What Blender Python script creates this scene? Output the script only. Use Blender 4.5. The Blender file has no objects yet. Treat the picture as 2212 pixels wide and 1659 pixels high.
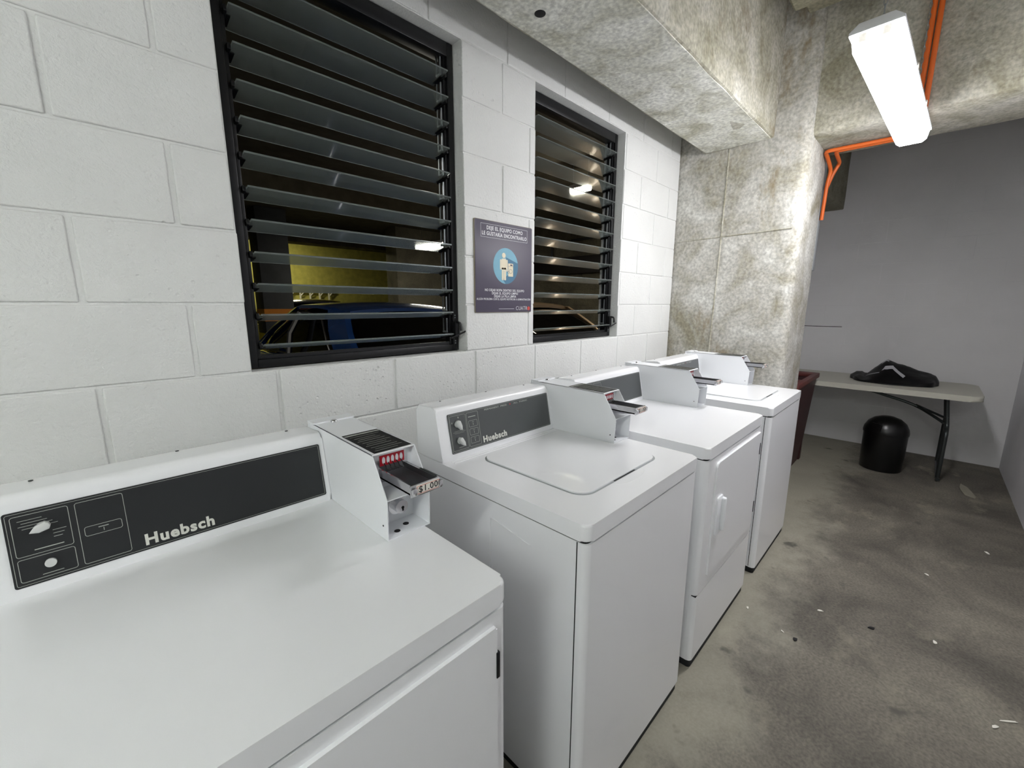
import bpy, bmesh, math, random
from mathutils import Vector, Matrix
random.seed(7)
S = bpy.context.scene
COL = S.collection
PI = math.pi

# ------------------------------------------------------------------ camera
cam = bpy.data.cameras.new('camera'); camo = bpy.data.objects.new('camera', cam); COL.objects.link(camo)
CP = Vector((-0.2116, -1.4254, 1.4156))
a, b, c = [math.radians(v) for v in (44.494, -10.677, 0.1207)]
fw = Vector((math.cos(b)*math.cos(a), math.cos(b)*math.sin(a), math.sin(b)))
rt = Vector((math.sin(a), -math.cos(a), 0)); up = rt.cross(fw)
r2 = rt*math.cos(c)+up*math.sin(c); u2 = -rt*math.sin(c)+up*math.cos(c)
M = Matrix((r2, u2, -fw)).transposed().to_4x4(); M.translation = CP
camo.matrix_world = M
cam.sensor_width = 36; cam.lens = 909.52/2212*36; cam.clip_start = 0.02; cam.clip_end = 200
S.camera = camo
# ------------------------------------------------------------------ world, exposure
w = bpy.data.worlds.new('night'); S.world = w; w.use_nodes = True
w.node_tree.nodes['Background'].inputs[0].default_value = (.02, .022, .025, 1)
w.node_tree.nodes['Background'].inputs[1].default_value = 1
S.view_settings.view_transform = 'Standard'; S.view_settings.look = 'None'
S.view_settings.gamma = 1; S.view_settings.use_curve_mapping = False
S.view_settings.exposure = 1.08
LAMP_MAIN = 22.5      # emission of the laundry room lamp diffuser
LAMP_REAR = 25.0       # lamp behind the camera
LAMP_GARAGE = 14.0

# ------------------------------------------------------------------ materials
def srgb(r, g, b):
    f = lambda v: ((v/255+.055)/1.055)**2.4 if v/255 > .04045 else v/255/12.92
    return (f(r), f(g), f(b), 1)
def new_mat(name):
    m = bpy.data.materials.new(name); m.use_nodes = True
    nt = m.node_tree; return m, nt, nt.nodes['Principled BSDF']
def N(nt, t, **k):
    n = nt.nodes.new(t)
    for kk, v in k.items(): setattr(n, kk, v)
    return n
def plain(name, col, rough=.5, metal=0, coat=0, bump=0, bscale=200, spec=None, vary=0):
    m, nt, p = new_mat(name)
    p.inputs['Base Color'].default_value = col
    p.inputs['Roughness'].default_value = rough; p.inputs['Metallic'].default_value = metal
    if coat: p.inputs['Coat Weight'].default_value = coat; p.inputs['Coat Roughness'].default_value = .08
    if spec is not None: p.inputs['Specular IOR Level'].default_value = spec
    tc = N(nt, 'ShaderNodeTexCoord'); nz = N(nt, 'ShaderNodeTexNoise'); nz.inputs['Scale'].default_value = bscale
    nt.links.new(tc.outputs['Object'], nz.inputs['Vector'])
    if bump:
        bp = N(nt, 'ShaderNodeBump'); bp.inputs['Strength'].default_value = bump; bp.inputs['Distance'].default_value = .002
        nt.links.new(nz.outputs[0], bp.inputs['Height']); nt.links.new(bp.outputs[0], p.inputs['Normal'])
    if vary:
        n2 = N(nt, 'ShaderNodeTexNoise'); n2.inputs['Scale'].default_value = 6; n2.inputs['Detail'].default_value = 6
        nt.links.new(tc.outputs['Object'], n2.inputs['Vector'])
        r = N(nt, 'ShaderNodeValToRGB'); r.color_ramp.elements[0].position = .35; r.color_ramp.elements[1].position = .65
        r.color_ramp.elements[0].color = tuple(v*(1-vary) for v in col[:3])+(1,); r.color_ramp.elements[1].color = col
        nt.links.new(n2.outputs[0], r.inputs[0]); nt.links.new(r.outputs[0], p.inputs['Base Color'])
    return m
def emis(name, col, st):
    m, nt, p = new_mat(name)
    p.inputs['Base Color'].default_value = (.8, .8, .8, 1)
    p.inputs['Emission Color'].default_value = col; p.inputs['Emission Strength'].default_value = st
    return m
def concrete(name, c1, c2, c3, scale=2.0, bump=.5, rough=.85, stain=None, fine=60, bdist=.01):
    m, nt, p = new_mat(name); L = nt.links.new
    tc = N(nt, 'ShaderNodeTexCoord')
    n1 = N(nt, 'ShaderNodeTexNoise'); n1.inputs['Scale'].default_value = scale; n1.inputs['Detail'].default_value = 9; n1.inputs['Roughness'].default_value = .62; n1.inputs['Distortion'].default_value = .6
    n2 = N(nt, 'ShaderNodeTexNoise'); n2.inputs['Scale'].default_value = fine; n2.inputs['Detail'].default_value = 6
    L(tc.outputs['Object'], n1.inputs['Vector']); L(tc.outputs['Object'], n2.inputs['Vector'])
    r = N(nt, 'ShaderNodeValToRGB'); e = r.color_ramp.elements
    e[0].position = .33; e[0].color = c1; e[1].position = .68; e[1].color = c3
    x = e.new(.5); x.color = c2
    L(n1.outputs[0], r.inputs[0])
    r2_ = N(nt, 'ShaderNodeMapRange'); r2_.inputs['From Min'].default_value = .3; r2_.inputs['From Max'].default_value = .7
    r2_.inputs['To Min'].default_value = .70; r2_.inputs['To Max'].default_value = 1.22
    L(n2.outputs[0], r2_.inputs['Value'])
    mx = N(nt, 'ShaderNodeMix', data_type='RGBA', blend_type='MULTIPLY'); mx.inputs['Factor'].default_value = 1
    L(r.outputs[0], mx.inputs['A']); L(r2_.outputs[0], mx.inputs['B'])
    out = mx.outputs['Result']
    if stain:
        n3 = N(nt, 'ShaderNodeTexNoise'); n3.inputs['Scale'].default_value = stain[1]; n3.inputs['Detail'].default_value = 8; n3.inputs['Roughness'].default_value = .7
        mp = N(nt, 'ShaderNodeMapping'); mp.inputs['Scale'].default_value = stain[2]; mp.inputs['Location'].default_value = (3.1, 1.7, .4)
        L(tc.outputs['Object'], mp.inputs[0]); L(mp.outputs[0], n3.inputs['Vector'])
        r3 = N(nt, 'ShaderNodeValToRGB'); r3.color_ramp.elements[0].position = stain[3]; r3.color_ramp.elements[1].position = stain[3]+.14
        L(n3.outputs[0], r3.inputs[0])
        m2 = N(nt, 'ShaderNodeMix', data_type='RGBA'); L(r3.outputs[0], m2.inputs['Factor']); L(out, m2.inputs['A']); m2.inputs['B'].default_value = stain[0]
        out = m2.outputs['Result']
    L(out, p.inputs['Base Color']); p.inputs['Roughness'].default_value = rough
    ad = N(nt, 'ShaderNodeMath', operation='MULTIPLY_ADD'); ad.inputs[1].default_value = .35
    L(n2.outputs[0], ad.inputs[0]); L(n1.outputs[0], ad.inputs[2])
    bp = N(nt, 'ShaderNodeBump'); bp.inputs['Strength'].default_value = bump; bp.inputs['Distance'].default_value = bdist
    L(ad.outputs[0], bp.inputs['Height']); L(bp.outputs[0], p.inputs['Normal'])
    return m
def block_paint(name, c1, c2, bump=.9):
    m, nt, p = new_mat(name); L = nt.links.new
    tc = N(nt, 'ShaderNodeTexCoord')
    n1 = N(nt, 'ShaderNodeTexNoise'); n1.inputs['Scale'].default_value = 1.6; n1.inputs['Detail'].default_value = 5
    n2 = N(nt, 'ShaderNodeTexNoise'); n2.inputs['Scale'].default_value = 110; n2.inputs['Detail'].default_value = 5; n2.inputs['Roughness'].default_value = .6
    n3 = N(nt, 'ShaderNodeTexVoronoi'); n3.inputs['Scale'].default_value = 45
    n4 = N(nt, 'ShaderNodeTexNoise'); n4.inputs['Scale'].default_value = 2.3; n4.inputs['Detail'].default_value = 3
    for n in (n1, n2, n3, n4): L(tc.outputs['Object'], n.inputs['Vector'])
    r = N(nt, 'ShaderNodeValToRGB'); r.color_ramp.elements[0].position = .35; r.color_ramp.elements[1].position = .65
    r.color_ramp.elements[0].color = c1; r.color_ramp.elements[1].color = c2
    L(n1.outputs[0], r.inputs[0]); L(r.outputs[0], p.inputs['Base Color'])
    p.inputs['Roughness'].default_value = .5
    # pits where the voronoi cells are small, only in patches
    pr = N(nt, 'ShaderNodeMapRange'); pr.inputs['From Min'].default_value = .0; pr.inputs['From Max'].default_value = .22; pr.inputs['To Min'].default_value = 0; pr.inputs['To Max'].default_value = 1
    L(n3.outputs['Distance'], pr.inputs['Value'])
    pm = N(nt, 'ShaderNodeMapRange'); pm.inputs['From Min'].default_value = .45; pm.inputs['From Max'].default_value = .62; pm.inputs['To Min'].default_value = .0; pm.inputs['To Max'].default_value = .9
    L(n4.outputs[0], pm.inputs['Value'])
    mu = N(nt, 'ShaderNodeMath', operation='MULTIPLY'); L(pr.outputs[0], mu.inputs[0]); L(pm.outputs[0], mu.inputs[1])
    ad = N(nt, 'ShaderNodeMath', operation='MULTIPLY_ADD'); ad.inputs[1].default_value = 1.0
    L(n2.outputs[0], ad.inputs[0]); L(mu.outputs[0], ad.inputs[2])
    bp = N(nt, 'ShaderNodeBump'); bp.inputs['Strength'].default_value = bump; bp.inputs['Distance'].default_value = .0035
    L(ad.outputs[0], bp.inputs['Height']); L(bp.outputs[0], p.inputs['Normal'])
    return m
def glass_mat(name, tint, dust=.12):
    m, nt, p = new_mat(name); L = nt.links.new
    p.inputs['Base Color'].default_value = tint; p.inputs['Transmission Weight'].default_value = 1
    p.inputs['Roughness'].default_value = .03; p.inputs['IOR'].default_value = 1.5
    d0 = N(nt, 'ShaderNodeBsdfDiffuse'); d0.inputs[0].default_value = srgb(196, 204, 202)
    d1 = N(nt, 'ShaderNodeBsdfTranslucent'); d1.inputs[0].default_value = srgb(196, 206, 203)
    d = N(nt, 'ShaderNodeMixShader'); d.inputs[0].default_value = .5; L(d0.outputs[0], d.inputs[1]); L(d1.outputs[0], d.inputs[2])
    g = N(nt, 'ShaderNodeBsdfGlossy'); g.inputs['Roughness'].default_value = .25; g.inputs[0].default_value = srgb(150, 158, 165)
    m0 = N(nt, 'ShaderNodeMixShader'); m0.inputs[0].default_value = .2; L(d.outputs[0], m0.inputs[1]); L(g.outputs[0], m0.inputs[2])
    mx = N(nt, 'ShaderNodeMixShader'); mx.inputs[0].default_value = dust
    L(p.outputs[0], mx.inputs[1]); L(m0.outputs[0], mx.inputs[2]); L(mx.outputs[0], nt.nodes['Material Output'].inputs[0])
    return m

MT = {}
MT['enamel'] = plain('white_enamel', srgb(240, 241, 243), .26, coat=.25, bump=.04, bscale=700)
MT['enamel2'] = plain('white_painted_metal', srgb(236, 238, 241), .38, bump=.06, bscale=900)
MT['panel_dark'] = plain('dark_panel_print', srgb(33, 35, 37), .3)
MT['panel_grey'] = plain('grey_panel_print', srgb(74, 77, 78), .32)
MT['print'] = plain('pale_print', srgb(176, 180, 172), .5)
MT['silver'] = plain('silver_letters', srgb(214, 214, 206), .35)
MT['chrome'] = plain('chrome', srgb(205, 205, 208), .18, 1)
MT['steel_dark'] = plain('dark_steel', srgb(60, 62, 64), .35, .9)
MT['black'] = plain('black_plastic', srgb(14, 14, 15), .42)
MT['slot'] = plain('dark_slot', srgb(18, 18, 20), .8)
MT['kick'] = plain('toe_kick_grey', srgb(18, 20, 21), .8)
MT['red'] = plain('red_print', srgb(190, 24, 44), .4)
MT['knob'] = plain('knob_plastic', srgb(205, 207, 205), .3)
MT['frame'] = plain('black_aluminium', srgb(20, 21, 23), .35, .3)
MT['clip'] = plain('clip_metal', srgb(150, 155, 158), .35, .8)
MT['glass'] = glass_mat('louvre_glass', (.86, .93, .92, 1), .25)
MT['wall'] = block_paint('white_block_paint', srgb(220, 221, 219), srgb(230, 231, 229))
MT['farwall'] = block_paint('grey_block_paint', srgb(226, 225, 226), srgb(234, 233, 234), .3)
MT['rightwall'] = block_paint('right_wall_paint', srgb(228, 227, 232), srgb(238, 237, 241), .3)
MT['mortar'] = plain('painted_mortar', srgb(212, 212, 210), .6, bump=.3, bscale=120)
MT['floor'] = concrete('floor_concrete', srgb(84, 80, 73), srgb(106, 101, 92), srgb(126, 121, 109), 2.2, .35, .75, stain=(srgb(142, 137, 121), 1.9, (1, 1.6, 1), .58), fine=95, bdist=.006)
MT['beam'] = concrete('beam_concrete', srgb(146, 142, 122), srgb(176, 173, 158), srgb(200, 198, 188), 4.2, .8, .85, stain=(srgb(128, 116, 92), 3.2, (1, 1, 1), .58))
MT['lit_skim'] = concrete('lit_plaster_skim', srgb(178, 176, 158), srgb(216, 216, 206), srgb(238, 238, 232), 5.0, .8, .8, stain=(srgb(140, 132, 108), 3.6, (1, 1, 1), .60))  # smeared plaster, its colour lightened for bounce light the soffit lacks
MT['column'] = concrete('column_concrete', srgb(150, 145, 126), srgb(184, 182, 174), srgb(212, 212, 206), 3.6, .6, .8, stain=(srgb(132, 114, 76), 3.4, (1, 1, .4), .57))
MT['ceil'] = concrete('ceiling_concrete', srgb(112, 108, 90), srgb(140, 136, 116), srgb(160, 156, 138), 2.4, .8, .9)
MT['lampbody'] = plain('lamp_housing', srgb(225, 226, 228), .4)
MT['lampclip'] = plain('lamp_clip', srgb(190, 186, 176), .4)
MT['orange'] = plain('orange_conduit', srgb(226, 108, 42), .4)
MT['table'] = plain('table_plastic', srgb(196, 194, 182), .5, bump=.15, bscale=300)
MT['tableleg'] = plain('grey_tube', srgb(70, 74, 74), .35, .7)
MT['bag'] = plain('black_bag', srgb(9, 9, 11), .45, bump=.3, bscale=20, spec=.25)
MT['bagprint'] = plain('bag_print', srgb(185, 185, 190), .5)
MT['binblack'] = plain('bin_black', srgb(8, 8, 9), .28)
MT['crate'] = plain('dark_red_plastic', srgb(62, 29, 31), .5)
MT['crate2'] = plain('dark_red_rim', srgb(98, 46, 42), .5)
MT['dust'] = plain('pale_dust', srgb(158, 154, 138), .9, vary=.2)
MT['paper'] = plain('paper', srgb(225, 222, 212), .8)
MT['sign'] = plain('sign_purple', srgb(74, 68, 86), .45)
MT['sign_edge'] = plain('sign_edge', srgb(140, 130, 112), .6)
MT['sign_blue'] = plain('sign_blue', srgb(124, 178, 200), .5)
MT['sign_blue2'] = plain('sign_blue_shadow', srgb(74, 122, 152), .5)
MT['sign_cream'] = plain('sign_cream', srgb(236, 226, 200), .5)
MT['sign_white'] = plain('sign_white', srgb(232, 232, 236), .5)
MT['sign_red'] = plain('sign_red', srgb(200, 70, 60), .5)
MT['strip'] = plain('grey_strip', srgb(160, 164, 166), .5)

# ------------------------------------------------------------------ mesh helpers
def add_box(bm, x0, x1, y0, y1, z0, z1, bev=0, seg=2, mat=None):
    vs = [bm.verts.new((x, y, z)) for x in (x0, x1) for y in (y0, y1) for z in (z0, z1)]
    if mat is not None:
        for v in vs: v.co = mat @ v.co
    f = []
    for q in ((0, 1, 3, 2), (4, 6, 7, 5), (0, 4, 5, 1), (2, 3, 7, 6), (0, 2, 6, 4), (1, 5, 7, 3)):
        f.append(bm.faces.new([vs[i] for i in q]))
    if bev:
        es = set(e for ff in f for e in ff.edges)
        bmesh.ops.bevel(bm, geom=list(es), offset=bev, segments=seg, profile=.5, affect='EDGES', clamp_overlap=True)
def add_prism(bm, pts, lo, hi, axis='x', bev=0, seg=2):
    """closed polygon pts extruded along an axis; pts are the two other coordinates in order"""
    def mk(p, t):
        if axis == 'x': return (t, p[0], p[1])
        if axis == 'y': return (p[0], t, p[1])
        return (p[0], p[1], t)
    A = [bm.verts.new(mk(p, lo)) for p in pts]; B = [bm.verts.new(mk(p, hi)) for p in pts]
    n = len(pts); fs = [bm.faces.new(A), bm.faces.new(B[::-1])]
    for i in range(n): fs.append(bm.faces.new((A[i], B[i], B[(i+1) % n], A[(i+1) % n])))
    if bev:
        es = set(e for e in fs[0].edges) | set(e for e in fs[1].edges)
        bmesh.ops.bevel(bm, geom=list(es), offset=bev, segments=seg, profile=.5, affect='EDGES', clamp_overlap=True)
def add_tube(bm, path, r, n=10, caps=True):
    path = [Vector(p) for p in path]; rings = []
    prev = None
    for i, p in enumerate(path):
        if i == 0: t = path[1]-p
        elif i == len(path)-1: t = p-path[i-1]
        else: t = (path[i+1]-p).normalized()+(p-path[i-1]).normalized()
        t.normalize()
        if prev is None:
            u = t.orthogonal().normalized()
        else:
            u = prev-t*prev.dot(t); u.normalize()
        prev = u; v = t.cross(u)
        rr = r[i] if isinstance(r, (list, tuple)) else r
        rings.append([bm.verts.new(p+(u*math.cos(2*PI*k/n)+v*math.sin(2*PI*k/n))*rr) for k in range(n)])
    for A, B in zip(rings, rings[1:]):
        for k in range(n): bm.faces.new((A[k], A[(k+1) % n], B[(k+1) % n], B[k]))
    if caps: bm.faces.new(rings[0][::-1]); bm.faces.new(rings[-1])
def bend(path, r=.03, n=5):
    """round the corners of a polyline"""
    P = [Vector(p) for p in path]; out = [P[0]]
    for i in range(1, len(P)-1):
        d1 = (P[i-1]-P[i]); d2 = (P[i+1]-P[i]); k = min(r, d1.length*.45, d2.length*.45)
        q1 = P[i]+d1.normalized()*k; q2 = P[i]+d2.normalized()*k
        for j in range(n+1):
            t = j/n; out.append(q1*(1-t)**2+P[i]*2*t*(1-t)+q2*t*t)
    out.append(P[-1]); return out
def add_lathe(bm, prof, cx=0, cy=0, n=40, cz=0):
    rings = []
    for r, z in prof:
        if r < 1e-5: rings.append([bm.verts.new((cx, cy, cz+z))])
        else: rings.append([bm.verts.new((cx+r*math.cos(2*PI*k/n), cy+r*math.sin(2*PI*k/n), cz+z)) for k in range(n)])
    for A, B in zip(rings, rings[1:]):
        for k in range(n):
            a_ = A[k % len(A)]; b_ = A[(k+1) % len(A)]; c_ = B[(k+1) % len(B)]; d_ = B[k % len(B)]
            vs = []
            for v in (a_, b_, c_, d_):
                if v not in vs: vs.append(v)
            if len(vs) > 2: bm.faces.new(vs)
def add_disc(bm, mat, r, t, n=28, sx=1):
    """short cylinder whose axis is local z of mat"""
    A = [bm.verts.new(mat @ Vector((r*sx*math.cos(2*PI*k/n), r*math.sin(2*PI*k/n), 0))) for k in range(n)]
    B = [bm.verts.new(mat @ Vector((r*sx*math.cos(2*PI*k/n), r*math.sin(2*PI*k/n), t))) for k in range(n)]
    bm.faces.new(A[::-1]); bm.faces.new(B)
    for k in range(n): bm.faces.new((A[k], A[(k+1) % n], B[(k+1) % n], B[k]))
def rrect(x0, x1, y0, y1, r, n=5):
    if not isinstance(r, (tuple, list)): r = (r,)*4
    out = []
    for (cx, cy, a0, rr) in ((x1-r[0], y1-r[0], 0, r[0]), (x0+r[1], y1-r[1], 90, r[1]), (x0+r[2], y0+r[2], 180, r[2]), (x1-r[3], y0+r[3], 270, r[3])):
        if rr < 1e-5: out.append((cx, cy)); continue
        for k in range(n+1):
            t = math.radians(a0+90*k/n); out.append((cx+rr*math.cos(t), cy+rr*math.sin(t)))
    return out
def new_obj(name, bm, mat, parent=None, smooth=True, angle=35, wn=False):
    bmesh.ops.recalc_face_normals(bm, faces=bm.faces)
    me = bpy.data.meshes.new(name); bm.to_mesh(me); bm.free()
    if smooth:
        me.polygons.foreach_set('use_smooth', [True]*len(me.polygons)); me.set_sharp_from_angle(angle=math.radians(angle))
    o = bpy.data.objects.new(name, me); COL.objects.link(o)
    if mat: me.materials.append(mat)
    if parent: o.parent = parent
    if smooth and wn:
        md = o.modifiers.new('wn', 'WEIGHTED_NORMAL'); md.keep_sharp = True; md.weight = 90
    return o
def tag(o, label=None, cat=None, group=None, kind=None):
    if label: o['label'] = label
    if cat: o['category'] = cat
    if group: o['group'] = group
    if kind: o['kind'] = kind
    return o
def thing(name, loc, label, cat, group=None, rz=0, kind=None):
    o = bpy.data.objects.new(name, None); COL.objects.link(o); o.empty_display_size = .1
    o.location = loc; o.rotation_euler = (0, 0, rz); return tag(o, label, cat, group, kind)
def B(): return bmesh.new()
FONT = {}
def add_text(bm, s, size, mat, thick=.0004, bold=0, sx=1, align='CENTER', shear=0, width=None):
    """writes s into bm on the local xy plane of mat; size is the em height"""
    cu = bpy.data.curves.new('t', 'FONT'); cu.body = s; cu.size = size; cu.extrude = thick; cu.offset = bold; cu.align_x = align; cu.align_y = 'CENTER'; cu.shear = shear; cu.space_character = 1.12; cu.resolution_u = 3
    o = bpy.data.objects.new('t', cu); COL.objects.link(o)
    dg = bpy.context.evaluated_depsgraph_get(); dg.update()
    me = bpy.data.meshes.new_from_object(o.evaluated_get(dg))
    k = sx
    if width:
        xs = [v.co.x for v in me.vertices]; k = width/(max(xs)-min(xs))
    me.transform(mat @ Matrix.Diagonal((k, 1, 1, 1))); bm.from_mesh(me)
    bpy.data.objects.remove(o); bpy.data.curves.remove(cu); bpy.data.meshes.remove(me)
def rect_on(bm, mat, x0, x1, y0, y1, t=.0004, z=0):
    add_box(bm, x0, x1, y0, y1, z, z+t, mat=mat)
def outline_on(bm, mat, x0, x1, y0, y1, w_=.0008, t=.0004, r=.004):
    o = rrect(x0, x1, y0, y1, r, 4); i = rrect(x0+w_, x1-w_, y0+w_, y1-w_, max(r-w_, .0001), 4)
    O = [bm.verts.new(mat @ Vector((p[0], p[1], t))) for p in o]; I = [bm.verts.new(mat @ Vector((p[0], p[1], t))) for p in i]
    O2 = [bm.verts.new(mat @ Vector((p[0], p[1], 0))) for p in o]; I2 = [bm.verts.new(mat @ Vector((p[0], p[1], 0))) for p in i]
    n = len(o)
    for k in range(n):
        j = (k+1) % n
        bm.faces.new((O[k], O[j], I[j], I[k])); bm.faces.new((O2[k], O2[j], O[j], O[k])); bm.faces.new((I[k], I[j], I2[j], I2[k])); bm.faces.new((I2[k], I2[j], O2[j], O2[k]))
def frame(origin, xd, yd):
    xd = Vector(xd).normalized(); yd = Vector(yd).normalized(); zd = xd.cross(yd)
    m = Matrix((xd, yd, zd)).transposed().to_4x4(); m.translation = Vector(origin); return m

# ================================================================== ROOM SHELL
XF, YR, ZC = 5.33, -2.03, 3.05       # far wall, right wall, ceiling
XB = -2.6                            # wall behind the camera
bm = B(); add_box(bm, XB, XF, YR, 0.0, -.08, 0)
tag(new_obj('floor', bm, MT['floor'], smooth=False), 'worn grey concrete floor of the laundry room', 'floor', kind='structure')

def floor_dust(m):
    nt = m.node_tree; L = nt.links.new; p = nt.nodes['Principled BSDF']
    src = p.inputs['Base Color'].links[0].from_socket
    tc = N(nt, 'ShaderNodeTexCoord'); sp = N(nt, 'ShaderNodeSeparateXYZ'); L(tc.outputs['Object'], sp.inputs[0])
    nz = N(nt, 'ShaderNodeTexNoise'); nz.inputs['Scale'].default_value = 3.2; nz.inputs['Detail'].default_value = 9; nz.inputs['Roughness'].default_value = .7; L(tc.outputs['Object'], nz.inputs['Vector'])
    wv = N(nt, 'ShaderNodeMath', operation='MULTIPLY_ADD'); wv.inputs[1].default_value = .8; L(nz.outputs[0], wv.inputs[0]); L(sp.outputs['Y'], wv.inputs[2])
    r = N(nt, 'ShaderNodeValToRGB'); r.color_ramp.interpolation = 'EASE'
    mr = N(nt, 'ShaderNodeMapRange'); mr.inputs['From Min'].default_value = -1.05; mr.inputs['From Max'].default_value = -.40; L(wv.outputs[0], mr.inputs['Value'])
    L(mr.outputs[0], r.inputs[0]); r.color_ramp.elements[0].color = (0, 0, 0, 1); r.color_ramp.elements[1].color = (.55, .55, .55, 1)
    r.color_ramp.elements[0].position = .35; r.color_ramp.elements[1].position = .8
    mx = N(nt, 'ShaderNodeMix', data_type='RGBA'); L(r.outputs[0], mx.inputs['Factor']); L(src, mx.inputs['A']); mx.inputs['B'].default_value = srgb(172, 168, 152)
    # dark oily spots
    v = N(nt, 'ShaderNodeTexNoise'); v.inputs['Scale'].default_value = 7.5; v.inputs['Detail'].default_value = 3; L(tc.outputs['Object'], v.inputs['Vector'])
    r4 = N(nt, 'ShaderNodeValToRGB'); r4.color_ramp.elements[0].position = .66; r4.color_ramp.elements[1].position = .74; L(v.outputs[0], r4.inputs[0])
    m4 = N(nt, 'ShaderNodeMix', data_type='RGBA'); L(r4.outputs[0], m4.inputs['Factor']); L(mx.outputs['Result'], m4.inputs['A']); m4.inputs['B'].default_value = srgb(86, 84, 76)
    L(m4.outputs['Result'], p.inputs['Base Color'])
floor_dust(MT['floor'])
Z0 = 1.2158; HB = .2
WIN = [(.13, .955, Z0, Z0+1.2), (1.388, 2.192, Z0, Z0+1.2)]
def blocks_wall(bm, u0, u1, zlo, zhi, put, joints, wins=(), gap=.0115, hgap=.0055, rnd=.0010, edge=.0048):
    """courses of bevelled blocks, put(u,z,d0,d1) maps to world; d is the height off the mortar plane"""
    k0 = math.floor((zlo-Z0)/HB)-1; k1 = math.ceil((zhi-Z0)/HB)+1
    for k in range(k0, k1):
        za, zb = max(Z0+k*HB, zlo), min(Z0+(k+1)*HB, zhi)
        if zb-za < .02: continue
        js = sorted(set([u0, u1]+[j for j in joints(k) if u0+.04 < j < u1-.04]))
        spans = []
        for s0, s1 in zip(js, js[1:]):
            parts = [(s0, s1, s0 != u0, s1 != u1)]
            for (wa, wb, wc, wd) in wins:
                if wc < (za+zb)/2 < wd:
                    nx = []
                    for (p0, p1, g0, g1) in parts:
                        if p1 <= wa or p0 >= wb: nx.append((p0, p1, g0, g1)); continue
                        if p0 < wa-.02: nx.append((p0, wa, g0, False))
                        if p1 > wb+.02: nx.append((wb, p1, False, g1))
                    parts = nx
            spans += parts
        for (p0, p1, g0, g1) in spans:
            e0 = gap/2 if g0 else random.uniform(-.002, .003); e1 = gap/2 if g1 else random.uniform(-.002, .003)
            d = edge+random.uniform(-rnd, rnd)
            put(bm, p0+e0, p1-e1, za+hgap/2, zb-hgap/2, d)
def put_left(bm, u0, u1, z0, z1, d):
    add_box(bm, u0, u1, -d, .02, z0, z1, bev=.0042, seg=2)
def joints_left(k):
    base = 0.0 if k % 2 == 0 else .2
    L_ = [base+.4*i for i in range(-8, 9)]
    if 0 <= k < 6:
        L_ = [j for j in L_ if not (.955 < j < 1.388)] + ([1.345] if k % 2 == 0 else [1.17])
    return L_
bm = B()
blocks_wall(bm, XB, 2.945, 0.0, 3.3, put_left, joints_left, WIN)
# mortar core behind the blocks, cut round the windows
core = B()
def wall_core(bm, u0, u1, z0, z1, wins, y0, y1):
    us = sorted(set([u0, u1]+[w_ for q in wins for w_ in q[:2]])); zs = sorted(set([z0, z1]+[w_ for q in wins for w_ in q[2:]]))
    for ua, ub in zip(us, us[1:]):
        for za, zb in zip(zs, zs[1:]):
            mx, mz = (ua+ub)/2, (za+zb)/2
            if any(q[0] < mx < q[1] and q[2] < mz < q[3] for q in wins): continue
            add_box(bm, ua, ub, y0, y1, za, zb)
wall_core(bm, XB, 2.945, 0, 3.34, WIN, 0.0, .14)
tag(new_obj('wall_left', bm, MT['wall'], angle=50, wn=True), 'white painted concrete block wall with two louvred windows', 'wall', kind='structure')
# back part of the left wall beyond the column
bm = B(); add_box(bm, 3.5, XF, 0, .14, 0, 3.34)
tag(new_obj('wall_left_rear', bm, MT['farwall'], smooth=False), 'short grey wall section behind the concrete column', 'wall', kind='structure')
# far wall
bm = B()
def put_far(bm, u0, u1, z0, z1, d):
    add_box(bm, XF-d, XF+.02, -u1, -u0, z0, z1, bev=.0006, seg=1)
blocks_wall(bm, 0, -YR, 0, 3.3, put_far, lambda k: [(.02 if k % 2 else .22)+.4*i for i in range(0, 6)], gap=.004, hgap=.003, rnd=.0003, edge=.0012)
add_box(bm, XF, XF+.14, YR, 0, 0, 3.34)
fw_ = tag(new_obj('wall_far', bm, MT['farwall'], angle=50, wn=True), 'grey painted far wall behind the folding table', 'wall', kind='structure')
bm = B(); add_box(bm, XF-.0035, XF, -.78, -.40, 1.193, 1.199)
tag(new_obj('trim_1', bm, MT['slot'], smooth=False), 'thin dark horizontal groove on the far wall beside the column', 'groove', kind='structure')
bm = B(); add_box(bm, XB, XF+.14, YR-.14, YR, 0, 3.34)
tag(new_obj('wall_right', bm, MT['rightwall'], smooth=False), 'plain grey wall along the right of the walkway', 'wall', kind='structure')
bm = B(); add_box(bm, XB-.14, XB, YR-.14, .14, 0, 3.34)
tag(new_obj('wall_back', bm, MT['farwall'], smooth=False), 'plain wall behind the viewer', 'wall', kind='structure')

# ceiling with a lower formwork slab that stops short of the beams
bm = B()
add_box(bm, XB, XF+.14, YR-.14, .14, 3.32, 3.42)
add_box(bm, XB, 2.72, YR, -.68, 2.97, 3.34, bev=.012, seg=1)
add_box(bm, 2.755, 2.85, YR, -.72, 3.0, 3.34, bev=.01, seg=1)
add_box(bm, 3.5, XF, YR, -.66, 3.03, 3.34, bev=.01, seg=1)
tag(new_obj('ceiling', bm, MT['ceil'], smooth=False), 'rough stained concrete ceiling with dark recesses beside the beams', 'ceiling', kind='structure')

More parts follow.
